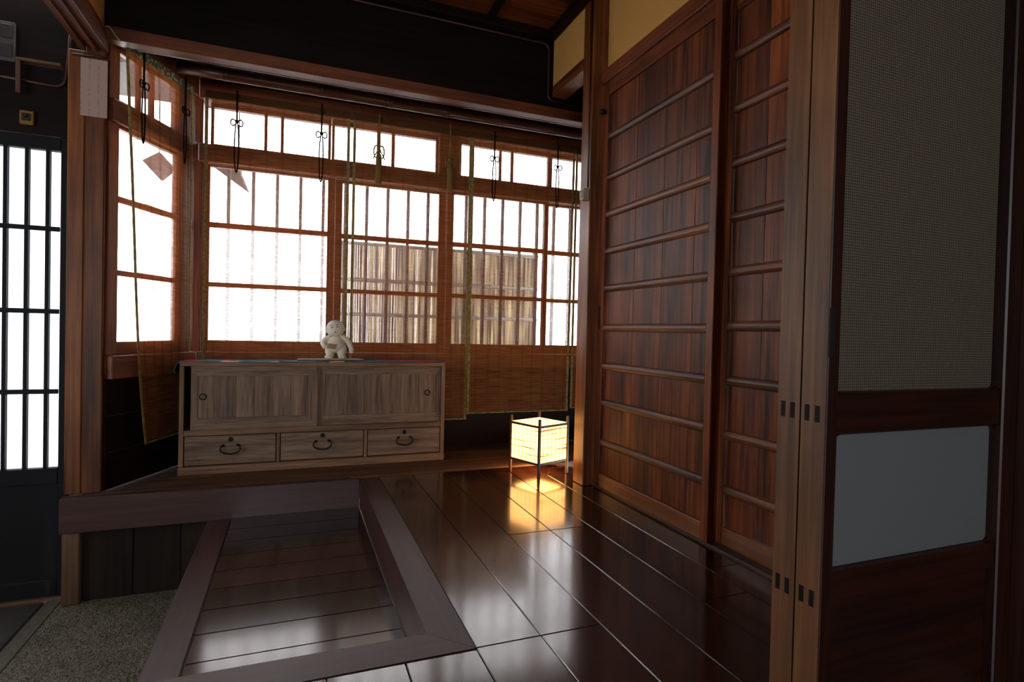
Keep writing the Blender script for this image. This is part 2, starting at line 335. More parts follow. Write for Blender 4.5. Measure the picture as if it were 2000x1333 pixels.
# ---- right wall: post, plaster, lintels
sbox('trim_10', 'reddish square post between the plank doors and the window bay', w_post('z'), 1.153, 1.235, 2.100, 2.188, 0.001, 2.0985, cat='post', bev=.003)
sbox('wall_right', 'ochre plaster wall above the plank sliding doors', M_plaster, 1.222, 1.29, -2.2, 2.099, 1.7535, 2.0985, cat='wall')
sbox('wall_right', 'small ochre plaster panel between the post and the dark back boards', M_plaster, 1.160, 1.22, 2.189, 2.514, 1.846, 2.0985, cat='wall')
sbox('trim_11', 'short pale lintel beam under the small plaster panel', w_post('y'), 1.150, 1.225, 2.189, 2.496, 1.792, 1.845, cat='lintel', bev=.003)
lt = st('trim_12', 'reddish lintel over the plank sliding doors', cat='lintel')
bx('rail_face', w_beam('y'), lt, 1.190, 1.212, .70, 2.099, 1.697, 1.753, .003)
bx('rail_back', w_beam('y'), lt, 1.2125, 1.30, .70, 2.099, 1.715, 1.753, .002)
bx('rail_divider', w_beam('y'), lt, 1.228, 1.236, .70, 2.099, 1.70, 1.7148, .001)
sbox('trim_13', 'worn wooden sill track under the plank sliding doors', w_old('y'), 1.206, 1.30, .70, 2.099, -.02, .008, cat='sill', bev=.002)
# ---- plank sliding doors
def maira(name, label, x, y0, y1, zs, boards, ztop):
    """door in the plane x..x+.028 between y0 and y1, half round battens on the room side"""
    d = st(name, label, (x, y0, .009), cat='door'); w = y1-y0; zt = ztop-.009
    bx('stile', w_door('z'), d, 0, .028, 0, .032, 0, zt, .002); bx('stile', w_door('z'), d, 0, .028, w-.045, w, 0, zt, .002)
    bx('bottom_rail', w_post('y'), d, .002, .027, .0325, w-.0455, 0, .055, .002); bx('top_rail', w_door('y'), d, .002, .027, .0325, w-.0455, zt-.055, zt, .002)
    e = [.0325 + (w-.078)*q for q in boards]
    for a, b_ in zip(e, e[1:]): bx('board', w_door('z'), d, .013, .021, a+.0006, b_-.0006, .0555, zt-.0555, .0012)
    for z in zs:
        b = B(); n = 9; r = .0130; z -= .009
        prof = [(.0129 - r*math.sin(PI*i/(n-1)), z + .0155*math.cos(PI*i/(n-1))) for i in range(n)]
        b.prism([(p[0], .0328, p[1]) for p in prof], (0, w-.0786, 0)); b.obj('batten', w_batten('y'), d)
    return d
d1 = maira('door_1', 'plank sliding door with rounded battens, nearer the window bay', 1.202, 1.388, 2.096, [1.471, 1.302, 1.149, .995, .839, .675, .515, .361, .194], [0, .13, .40, .68, 1], 1.699)
d2 = maira('door_2', 'plank sliding door with rounded battens, partly behind the double stiles', 1.238, .705, 1.415, [1.511, 1.347, 1.182, 1.016, .85, .683, .515, .347, .178], [0, .22, .46, .62, .8, 1], 1.699)
bx('finger_pull', M_black, d1, -.0005, .003, .682, .698, .66, .76, .0003)
kn = tag(B().lathe([(.004, 0), (.004, .01), (.012, .012), (.013, .02), (.009, .026), (.003, .028)], (0, 0, 0), 'x', 16).obj('hook_knob', M_iron, None, smooth=True), 'small black knob high on the dark door edge by the post', 'knob')
kn.rotation_euler = (0, 0, PI); kn.location = (1.201, 2.066, 1.575)
# ---- glass sliding doors, near right, seen end on
def glass_door(name, label, y0, y1, glaze):
    d = st(name, label, (.71, y0, .002), cat='door'); t_ = y1-y0; W_ = .455
    bx('stile', w_glass('z'), d, .0035, .0265, 0, t_, 0, 1.69, .0015); bx('worn_lit_edge', w_stile('z'), d, 0, .0034, .0004, t_-.0004, 0, 1.69, .0012)  # lighter end strip: handling wear plus window light put into the colour
    bx('stile', w_glass('z'), d, W_-.04, W_, 0, t_, 0, 1.69, .0025)
    for z0, z1 in ((.0, .05), (.262, .306), (.508, .570), (1.63, 1.69)):
        bx('rail', w_glass('x'), d, .0268, W_-.0403, .004, t_-.004, z0, z1, .003)
    bx('bottom_panel', w_glass('x'), d, .0268, W_-.0403, t_*.5-.004, t_*.5+.004, .0503, .2617, .0008)
    # panes with rounded corners set in the openings
    for z0, z1, m, n_ in ((.3065, .5075, M_milk, 'milky_pane'), (.5705, 1.6295, M_gridglass, 'grid_pane')):
        bx(n_, m, d, .0268, W_-.0403, t_*.5-.002, t_*.5+.002, z0, z1, .0005)
        for cx, sx in ((.0268, 1), (W_-.0403, -1)):
            for cz, sz in ((z0, 1), (z1, -1)):
                r = .013; pts = [(cx, .006, cz)] + [(cx+sx*r*(1-math.sin(a)), .006, cz+sz*r*(1-math.cos(a))) for a in [PI/2*i/6 for i in range(7)]]
                B().prism(pts, (0, t_*.5-.009, 0)).obj('corner_fillet', w_glass('x'), d)
    for z0 in (.268, .538):
        for yy in (.2, .62): bx('tenon_end', w_dark('y'), d, -.0006, .004, t_*yy, t_*(yy+.2), z0-.011, z0+.013, .0003)
    return d
g1 = glass_door('door_3', 'near sliding door with grid glass above a milky pane', .584, .6255, True)
bx('finger_pull', M_black, g1, .004, .0145, -.0006, .004, .622, .693, .0004)
glass_door('door_4', 'second glazed sliding door stacked close behind the near one', .6275, .669, True)
sbox('trim_14', 'dark post behind the right edge of the glass doors', w_glass('z'), 1.1652, 1.215, .555, .698, 0.001, 1.753, cat='post', bev=.003)
sbox('trim_15', 'lintel above the glass sliding doors', w_beam('x'), -.66, 1.19, .575, .68, 1.695, 1.75, cat='lintel')
sbox('wall_right', 'dark boards on the right wall beside the camera', w_dark('z'), 1.217, 1.29, -2.2, .698, 0, 1.752, cat='wall')
sbox('wall_right', 'dark end wall at the hidden right end of the window bay', w_dark('z'), 2.052, 2.09, 2.10, 3.10, -.03, 2.1, cat='wall')
sbox('wall_right', 'dark wall behind the post leading to the window bay', w_dark('x'), 1.236, 2.052, 2.11, 2.15, -.03, 2.1, cat='wall')
# ---- rear and side walls around the camera, openings shut by opaque panels added against sky light
wr = st('wall_rear', 'ochre plaster wall behind the viewer with a wide opening shut by an added white panel', cat='wall')
for a in ((-2.3, -1.2, -.47, 2.1), (.5, 1.29, -.47, 2.1), (-1.2, .5, -.47, .3), (-1.2, .5, 1.6, 2.1)): bx('wall_panel', M_plaster, wr, a[0], a[1], -2.26, -2.2, a[2], a[3], 0)
bx('sky_block_panel', M_skyblock, wr, -1.2, .5, -2.255, -2.235, .3, 1.6, 0)
for x in (-1.2, -.63, -.07, .47): bx('muntin', w_dark('z'), wr, x, x+.03, -2.23, -2.20, .3, 1.6, .001)
we = st('wall_entrance', 'dark wall on the far left of the sunken entrance with an opening shut by an added white panel', cat='wall')
for a in ((-2.2, .15, -.47, 2.1), (1.65, 2.62, -.47, 2.1), (.15, 1.65, -.47, .1), (.15, 1.65, 1.4, 2.1)): bx('wall_panel', w_dark('z'), we, -2.36, -2.3, a[0], a[1], a[2], a[3], 0)
bx('sky_block_panel', M_skyblock, we, -2.355, -2.335, .15, 1.65, .1, 1.4, 0)
for yy in (.15, .52, .9, 1.27, 1.62): bx('muntin', w_dark('z'), we, -2.33, -2.30, yy, yy+.03, .1, 1.4, .001)

# ---- window bay: main window (local origin at y=3.05)
wn = st('window_1', 'wide sliding window with clear transom row along the back of the bay', (0, 3.05, 0), cat='window')
def sash(parent, x0, x1, z0, z1, sw, yo, bars, bottom, top, glazes, vert=()):
    """one sash: stiles, rails, muntins, panes; openings from x0 to x1"""
    s = bpy.data.objects.new('sash', None); COL.objects.link(s); s.parent = parent; s.location = (0, yo, 0)
    bx('stile', w_sash('z'), s, x0-sw[0], x0, -.012, .012, z0-bottom, z1+top, .002); bx('stile', w_sash('z'), s, x1, x1+sw[1], -.012, .012, z0-bottom, z1+top, .002)
    bx('bottom_rail', w_sash('x'), s, x0+.0002, x1-.0002, -.012, .012, z0-bottom, z0, .002); bx('top_rail', w_sash('x'), s, x0+.0002, x1-.0002, -.012, .012, z1, z1+top, .002)
    for z_, h_ in bars: bx('muntin', w_sash('x'), s, x0+.0002, x1-.0002, -.009, .009, z_, z_+h_, .0015)
    for v0, v1 in vert: bx('muntin', w_sash('z'), s, v0, v1, -.009, .009, z0+.0002, z1-.0002, .0015)
    zz = [z0] + [q for b_ in bars for q in (b_[0], b_[0]+b_[1])] + [z1]; xx = [x0] + [q for v in vert for q in v] + [x1]
    i = 0
    for za, zb in zip(zz[::2], zz[1::2]):
        for xa, xb in zip(xx[::2], xx[1::2]):
            bx('pane', glazes[min(i, len(glazes)-1)], s, xa+.0004, xb-.0004, -.0012, .0012, za+.0004, zb-.0004, 0)
        i += 1
    return s
LB = [(.832, .022), (1.117, .025)]; LG = [M_frost, M_frost, M_glare]; LC = [M_clear, M_clear, M_glare]
sash(wn, -.384, .152, .574, 1.405, (.03, .036), .0, LB, .052, .012, LG)
sash(wn, .226, .741, .574, 1.405, (.036, .036), .028, LB, .052, .012, LC)
sash(wn, .818, 1.370, .574, 1.408, (.03, .027), .0, LB, .052, .010, LC)
sash(wn, 1.410, 1.99, .574, 1.408, (.03, .03), .028, LB, .052, .010, LG)
for x0, x1, v in ((-.372, .150, ((-.151, -.137), (-.076, -.062))), (.181, .712, ((.395, .413), (.472, .489))), (.858, 1.389, ((1.083, 1.098), (1.155, 1.171))), (1.417, 1.99, ((1.62, 1.635), (1.70, 1.715)))):
    sash(wn, x0, x1, 1.517, 1.692, (.013, .013), .01, [], .014, .02, [M_clear], v)
bx('transom_rail', w_sash('x'), wn, -.43, 2.05, -.045, .055, 1.419, 1.502, .003)
bx('head_rail', w_sash('x'), wn, -.43, 2.05, -.045, .055, 1.713, 1.80, .003)
bx('sill_rail', w_sash('x'), wn, -.43, 2.05, -.05, .06, .44, .5215, .003)
bx('mullion_post', w_sash('z'), wn, .779, .787, -.02, .05, .5225, 1.4185, .001)
bx('mullion_post', w_sash('z'), wn, .727, .843, -.02, .05, 1.5025, 1.7125, .002)
for a, b_ in ((-.42, .2), (.202, .78), (.782, 1.40), (1.402, 2.05)): bx('wainscot_board', w_dark('x'), wn, a, b_, -.01, .015, 0.001, .4395, .002)
sbox('trim_16', 'dark corner post where the two windows of the bay meet', w_door('z'), -.455, -.415, 3.03, 3.09, .001, 1.80, cat='post', bev=.004)
# ---- splayed side window
ang = math.atan2(.3, .145)
ws = st('window_2', 'narrow splayed side window at the left end of the bay', (-.655, 2.60, 0), ang, cat='window')
sash(ws, .006, .336, .574, 1.402, (.05, .125), 0, [(.832, .022), (1.117, .025)], .052, .012, LG)
sash(ws, .006, .322, 1.512, 1.692, (.05, .14), 0, [], .012, .02, [M_clear], ((.105, .122), (.178, .197)))
bx('transom_rail', w_sash('x'), ws, -.045, .455, -.03, .03, 1.4145, 1.4995, .003)
bx('head_rail', w_sash('x'), ws, -.045, .455, -.03, .03, 1.7125, 1.80, .003)
bx('sill_rail', w_sash('x'), ws, -.045, .455, -.035, .03, .43, .5215, .003)
for i in range(3): bx('wainscot_board', w_dark('x'), ws, -.045, .455, -.008, .012, .002+.1425*i, .1435+.1425*i, .002)
bx('finger_hole', M_black, ws.children[0], .16, .21, -.0126, -.006, .540, .556, .0004)

# ---- entrance lattice door, wall over it
ld = st('door_5', 'dark lattice entrance door with bright milky glass', (-.80, 2.62, -.40), cat='door')
bx('stile', M_latt, ld, -.028, .0105, -.016, .016, 0, 1.7415, .002); bx('stile', M_latt, ld, -1.10, -1.06, -.016, .016, 0, 1.70, .002)
bx('top_rail', M_latt, ld, -1.0595, -.0285, -.016, .016, 1.690, 1.74, .002)
bx('mid_rail', M_latt, ld, -1.0595, -.0285, -.016, .016, .43, .49, .002)
bx('bottom_rail', M_latt, ld, -1.0595, -.0285, -.016, .016, 0, .06, .002)
bx('kick_panel', M_latt, ld, -1.0595, -.0285, -.003, .006, .0605, .4295, .001)
for i in range(16): bx('lattice_bar', M_latt, ld, -.064-.0635*i-.013+.001, -.064-.0635*i, -.012, .010, .4905, 1.6895, .0015)
for z in (.782, 1.085, 1.395): bx('cross_bar', M_latt, ld, -1.0595, -.0285, -.017, -.0122, z-.009, z+.009, .0015)
bx('pane', M_latglass, ld, -1.0595, -.0285, .0105, .0135, .4905, 1.6895, 0)
sbox('trim_17', 'pale worn wooden sill below the lattice entrance door', w_old('x'), -1.95, -.792, 2.585, 2.67, -.47, -.401, cat='sill', bev=.004)
wg = st('wall_genkan', 'smoke darkened boards above the lattice entrance door', cat='wall')
zs = [1.342, 1.60, 1.86, 2.10]
for a, b_ in zip(zs, zs[1:]): bx('board', w_dark('x'), wg, -2.3, -.79, 2.612, 2.64, a+.001, b_-.001, .002)
bx('board', w_dark('x'), wg, -.789, -.66, 2.612, 2.64, 1.6555, 2.10, .002)
bx('board', w_dark('z'), wg, -2.3, -1.903, 2.612, 2.64, -.41, 1.341, .002)
# ================================================================== THINGS
# ---- low cabinet
cb = thing('low_cabinet', 'low weathered wooden cabinet with sliding doors and three drawers under the window', 'cabinet', (.1295, 2.73, 0))
x0, x1, D, Hh = -.5795, .5795, .222, .487
bx('top_board', w_cabf('x'), cb, x0, x1, 0, D, Hh-.018, Hh, .002)
bx('side_panel', w_cabf('z'), cb, x0, x0+.018, .001, D, .0365, Hh-.0185, .0015); bx('side_panel', w_cabf('z'), cb, x1-.018, x1, .001, D, .0365, Hh-.0185, .0015)
bx('base_rail', w_cabf('x'), cb, x0-.002, x1+.002, -.004, D, 0, .036, .003)
bx('back_panel', w_dark('x'), cb, x0+.0185, x1-.0185, D-.012, D, .0365, Hh-.0185, 0)
bx('shelf_rail', w_cabf('x'), cb, x0+.0185, x1-.0185, .002, D-.0125, .168, .193, .0015)
bx('divider', w_cabf('z'), cb, -.193, -.179, .002, D-.0125, .0365, .1675, .0015); bx('divider', w_cabf('z'), cb, .191, .205, .002, D-.0125, .0365, .1675, .0015)
def cab_door(a, b_, y0, z0, z1, wl, wr, wt, wbm, pull, nb):
    d = bpy.data.objects.new('sliding_door', None); COL.objects.link(d); d.parent = cb; d.location = (a, y0, z0); w = b_-a; h = z1-z0
    def pr(n, pts, ax): B().prism([(p[0], 0, p[1]) for p in pts], (0, .012, 0)).obj(n, w_cab(ax), d)
    pr('frame_rail', [(0, h), (w, h), (w-wr, h-wt), (wl, h-wt)], 'x'); pr('frame_rail', [(0, 0), (wl, wbm), (w-wr, wbm), (w, 0)], 'x')
    pr('frame_stile', [(0, 0), (0, h), (wl, h-wt), (wl, wbm)], 'z'); pr('frame_stile', [(w, 0), (w-wr, wbm), (w-wr, h-wt), (w, h)], 'z')
    for i in range(nb):
        p0 = wl+(w-wl-wr)*i/nb; p1 = wl+(w-wl-wr)*(i+1)/nb
        bx('panel_board', w_cab('z'), d, p0+.0003, p1-.0003, .003, .010, wbm+.0002, h-wt-.0002, .0006)
    px = pull
    B().lathe([(.0145, .002), (.0145, -.0035), (.012, -.0045), (.0105, -.002), (.0105, .001)], (px, .003 if wl < px < w-wr else 0, h*.52), 'y', 20).obj('round_pull', M_iron, d, smooth=True)
cab_door(-.536, -.022, .004, .1935, .4685, .026, .043, .043, .05, .045, 6)
cab_door(-.030, .560, .018, .1935, .4685, .040, .022, .040, .045, .525, 6)
for a, b_, hx in ((-.561, -.1935, -.38), (-.1785, .1905, .003), (.2055, .561, .382)):
    d = bpy.data.objects.new('drawer', None); COL.objects.link(d); d.parent = cb; d.location = (0, .004, .040)
    bx('drawer_front', w_cab('x'), d, a+.0025, b_-.0025, 0, .014, 0, .125, .0025)
    bx('drawer_box', w_dark('x'), d, a+.006, b_-.006, .0145, D-.03, .004, .11, 0)
    hp = [(hx+.040*math.cos(t_), -.012-.003*math.sin(-t_), .068+.022*math.sin(t_)) for t_ in [PI+PI*i/12 for i in range(13)]]
    hp = [(hx-.028, .001, .082), (hx-.034, -.010, .082)] + hp + [(hx+.034, -.010, .082), (hx+.028, .001, .082)]
    B().tube(hp, .0034, 8).obj('bail_handle', M_iron, d, smooth=True)
    for sx in (-.028, .028): B().lathe([(.006, .001), (.006, -.0015), (.003, -.003)], (hx+sx, 0, .082), 'y', 14).obj('handle_rose', M_iron, d, smooth=True)
    B().lathe([(.010, .001), (.010, -.003), (.007, -.004), (.005, -.002), (.002, -.0045)], (hx, 0, .108), 'y', 18).obj('lock_plate', M_iron, d, smooth=True)
# ---- cloth runner on the cabinet
def cloth_mat():
    m, nt, b, o = newmat('patterned_runner_cloth'); L = nt.links.new
    tc = N(nt, 'ShaderNodeTexCoord'); v = N(nt, 'ShaderNodeTexVoronoi'); v.inputs['Scale'].default_value = 11; L(tc.outputs['Object'], v.inputs['Vector'])
    s = N(nt, 'ShaderNodeSeparateColor'); L(v.outputs['Color'], s.inputs[0])
    rp = N(nt, 'ShaderNodeValToRGB'); rp.color_ramp.interpolation = 'CONSTANT'; e = rp.color_ramp.elements
    e[0].position = 0; e[0].color = lin('#3f5f6c'); e[1].position = .42; e[1].color = lin('#6f8f96')
    for p, c in ((.6, '#b32a2c'), (.82, '#c9b7a6'), (.9, '#4d6f6a')): q = e.new(p); q.color = lin(c)
    L(s.outputs[0], rp.inputs['Fac']); L(rp.outputs['Color'], b.inputs['Base Color']); b.inputs['Roughness'].default_value = .85; b.inputs['Specular IOR Level'].default_value = .15
    return m
rb = B(); prof = [(-.595, .440), (-.601, .447), (-.599, .462), (-.591, .480), (-.583, .4895), (-.570, .4905), (-.3, .4905), (0, .4905), (.3, .4905), (.565, .4905)]
up_, dn = [], []
for yy in (.004, .155):
    up_.append([rb.bm.verts.new((p[0], yy, p[1])) for p in prof]); dn.append([rb.bm.verts.new((p[0]+(.003 if i < 5 else 0), yy, p[1]-(.003 if i >= 4 else .001))) for i, p in enumerate(prof)])
for i in range(len(prof)-1):
    rb.bm.faces.new((up_[0][i], up_[0][i+1], up_[1][i+1], up_[1][i])); rb.bm.faces.new((dn[0][i], dn[1][i], dn[1][i+1], dn[0][i+1]))
    rb.bm.faces.new((up_[0][i], dn[0][i], dn[0][i+1], up_[0][i+1])); rb.bm.faces.new((up_[1][i], up_[1][i+1], dn[1][i+1], dn[1][i]))
for i in (0, -1): rb.bm.faces.new((up_[0][i], up_[1][i], dn[1][i], dn[0][i]))
ro = rb.obj('table_runner', cloth_mat(), None); ro.location = (.1295, 2.73, 0); tag(ro, 'blue and red patterned cloth runner folded over the cabinet top', 'cloth')
mt = thing('display_mat', 'small straw mat with dark base under the white figurine', 'mat', (.171, 2.865, .491))
bx('base', M_matb, mt, -.155, .155, -.06, .06, 0, .0025, .0004); bx('woven_top', M_mat, mt, -.152, .152, -.058, .058, .0026, .0055, .0008)

# ---- clay figurine of a chubby child
fg = thing('figurine', 'white clay figurine of a chubby standing child on the cabinet', 'figurine', (.192, 2.845, .4966), -.13)
b = B(); h = .188
tilt = Matrix.Rotation(math.radians(-8), 3, 'Y') @ Matrix.Rotation(math.radians(-6), 3, 'X')
HC = Vector((-.004, -.004, .148))
b.ball(HC, .043, 3, (1.0, .95, .93), tilt); b.ball(HC+tilt @ Vector((0, -.006, -.016)), .036, 3, (1.08, .95, .72), tilt)        # head and full cheeks
for sx in (-1, 1): b.ball(HC+tilt @ Vector((sx*.0425, .004, -.010)), .0085, 2, (.55, .8, 1.25), tilt)                       # ears
b.ball(HC+tilt @ Vector((0, -.042, -.008)), .0042, 2, (.9, 1, 1))                                                            # nose
b.tube([(0, 0, .095), (0, 0, .118)], .019, 14)
b.ball((0, 0, .080), .040, 3, (1, .8, .85)); b.ball((0, -.006, .066), .042, 3, (1, .88, .85))                                # chest, belly
# arms: viewer's left arm bent holding a fan, viewer's right arm hanging
b.tube([(-.026, 0, .104), (-.047, -.004, .092), (-.057, -.014, .074), (-.050, -.034, .062)], [.014, .0160, .0150, .0125], 12)
b.tube([(.026, 0, .106), (.049, 0, .094), (.062, -.004, .074), (.072, -.012, .052)], [.014, .0150, .0135, .011], 12)
for base, dirs, th in (((-.049, -.037, .060), [(.012, -.007, .005), (.013, -.008, 0), (.012, -.008, -.005), (.010, -.007, -.010)], (.003, -.011, .010)),
                       ((.073, -.013, .046), [(-.007, -.005, -.013), (-.002, -.006, -.015), (.003, -.006, -.015), (.007, -.004, -.013)], (-.012, -.007, -.006))):
    b.ball(base, .0125, 2, (1, .9, 1)); bb = Vector(base)
    for d in dirs: b.tube([bb, bb+Vector(d)*.8, bb+Vector(d)*1.05+Vector((0, 0, -.002))], [.0040, .0038, .0030], 8)
    b.tube([bb, bb+Vector(th)*.7, bb+Vector(th)*.95], [.0045, .0040, .0030], 8)
for sx in (-1, 1):                                                                                                           # legs and feet
    b.tube([(sx*.020, 0, .062), (sx*.025, -.005, .046), (sx*.027, -.005, .032), (sx*.027, 0, .016), (sx*.027, 0, .006)], [.025, .0265, .0225, .0180, .0160], 14)
    b.ball((sx*.033, -.014, .0085), .0185, 2, (1.05, 1.4, .55))
    for i in range(5): b.ball((sx*(.019+.0066*i), -.0385+.0012*i*i*.6, .0060), .0045-.0004*i, 2)
tmp = b.obj('body_source', M_doll, None)
md = tmp.modifiers.new('r', 'REMESH'); md.mode = 'VOXEL'; md.voxel_size = .0013
sm = tmp.modifiers.new('s', 'SMOOTH'); sm.factor = .6; sm.iterations = 3
dg = bpy.context.evaluated_depsgraph_get(); me = bpy.data.meshes.new_from_object(tmp.evaluated_get(dg)); bpy.data.objects.remove(tmp)
zmin = min(v.co.z for v in me.vertices)
for v in me.vertices: v.co.z -= zmin
for p in me.polygons: p.use_smooth = True
if not me.materials: me.materials.append(M_doll)
bo = bpy.data.objects.new('body', me); COL.objects.link(bo); bo.parent = fg
hb = B()
hv = bmesh.ops.create_uvsphere(hb.bm, u_segments=28, v_segments=18, radius=.0445)['verts']                                   # hair cap, open at the face
for v in hv:
    p = v.co.copy(); v.co = HC + tilt @ Vector((p.x*1.0, p.y*.96+.004, p.z*.95+.001))
R_ = tilt.inverted()
kill = [v for v in hb.bm.verts if (lambda q: q.y < -.006 - (.010 if q.z > .030 else 0) or q.z < -.024)(R_ @ (v.co-HC))]
bmesh.ops.delete(hb.bm, geom=kill, context='VERTS'); hb.obj('hair', M_hair, fg, smooth=True)
for sx in (-1, 1): B().ball(HC+tilt @ Vector((sx*.041, .010, -.018)), .006, 2, (.6, .8, 1.6)).obj('side_lock', M_hair, fg, smooth=True)
def on_face(x, z):
    y = -.0425*math.sqrt(max(0, 1-(x/.045)**2-(z/.046)**2)); return HC + tilt @ Vector((x, y, z))
for sx in (-1, 1):
    B().tube([on_face(sx*(.0085+.002*i), .0015+.0008*math.sin(PI*i/4))+Vector((0, -.0006, 0)) for i in range(5)], .0018, 6).obj('eye', M_ink, fg)
    B().tube([on_face(sx*(.0085+.0022*i), .0115+.0014*math.sin(PI*i/4))+Vector((0, -.0004, 0)) for i in range(5)], .0013, 6).obj('eyebrow', M_ink, fg)
B().ball(HC+tilt @ Vector((0, -.0445, -.0215)), .0040, 2, (1.2, .6, .7)).obj('mouth', M_lip, fg, smooth=True)
B().prism([(-.040, -.046, .060), (-.026, -.049, .078), (-.010, -.049, .074), (.008, -.046, .073), (.002, -.047, .062), (-.002, -.048, .050), (-.022, -.050, .052)], (.001, .004, 0)).obj('held_fan', plain('fan_clay', '#a5835a', .8), fg)

# ---- paper lantern
lc = Vector((1.067, 2.367, 0)); la = math.atan2(-.917, -.4) + PI/4
ln = thing('floor_lantern', 'glowing square paper floor lantern with wooden posts by the window bay', 'lantern', lc, la)
hs_ = .092
for sx in (-1, 1):
    for sy in (-1, 1): bx('post', M_lamp, ln, sx*hs_-.0055, sx*hs_+.0055, sy*hs_-.0055, sy*hs_+.0055, .001, .266, .001)
for z in (.060, .226):
    for s_ in (-1, 1):
        bx('rail', M_lamp, ln, -hs_+.0058, hs_-.0058, s_*hs_-.004, s_*hs_+.004, z, z+.010, .0008); bx('rail', M_lamp, ln, s_*hs_-.004, s_*hs_+.004, -hs_+.0058, hs_-.0058, z, z+.010, .0008)
def lamp_paper(strength):
    m, nt, b, o = newmat('glowing_fibre_paper'); L = nt.links.new
    tc = N(nt, 'ShaderNodeTexCoord'); mp = N(nt, 'ShaderNodeMapping'); mp.inputs['Scale'].default_value = (1.5, 1.5, 60); n = N(nt, 'ShaderNodeTexNoise'); n.inputs['Scale'].default_value = 2.2; n.inputs['Detail'].default_value = 3
    L(tc.outputs['Object'], mp.inputs['Vector']); L(mp.outputs[0], n.inputs['Vector'])
    rp = N(nt, 'ShaderNodeValToRGB'); e = rp.color_ramp.elements; e[0].position = .36; e[0].color = lin('#4a2209'); e[1].position = .45; e[1].color = lin('#ffb662')
    L(n.outputs['Fac'], rp.inputs['Fac']); L(rp.outputs['Color'], b.inputs['Emission Color']); b.inputs['Emission Strength'].default_value = strength
    b.inputs['Base Color'].default_value = lin('#e8d8b8'); b.inputs['Roughness'].default_value = .9
    return m
M_paper = lamp_paper(5.5)
for s_ in (-1, 1):
    bx('paper_side', M_paper, ln, -hs_+.0058, hs_-.0058, s_*(hs_-.001)-.0006, s_*(hs_-.001)+.0006, .0702, .2258, 0); bx('paper_side', M_paper, ln, s_*(hs_-.001)-.0006, s_*(hs_-.001)+.0006, -hs_+.0058, hs_-.0058, .0702, .2258, 0)
bx('paper_top', M_paper, ln, -hs_+.0045, hs_-.0045, -hs_+.0045, hs_-.0045, .2365, .2378, 0)
th = B()
for i in range(1, 7):
    q = -hs_+2*hs_*i/7
    for s_ in (-1, 1):
        o_ = s_*(hs_+.0004)
        th.box(q-.0005, q+.0005, o_-.0004, o_+.0004, .0702, .2258, 0); th.box(o_-.0004, o_+.0004, q-.0005, q+.0005, .0702, .2258, 0)
for i in range(1, 9):
    z = .0702+.1556*i/9
    for s_ in (-1, 1):
        o_ = s_*(hs_+.0004); th.box(-hs_+.006, hs_-.006, o_-.0004, o_+.0004, z-.0004, z+.0004, 0); th.box(o_-.0004, o_+.0004, -hs_+.006, hs_-.006, z-.0004, z+.0004, 0)
th.obj('thread_grid', M_lampthread, ln, kind='stuff')
pl = bpy.data.lights.new('lantern_bulb', 'POINT'); pl.energy = 5.0; pl.color = (1, .62, .28); pl.shadow_soft_size = .03
po = bpy.data.objects.new('lantern_bulb', pl); COL.objects.link(po); po.parent = ln; po.location = (0, 0, .150)

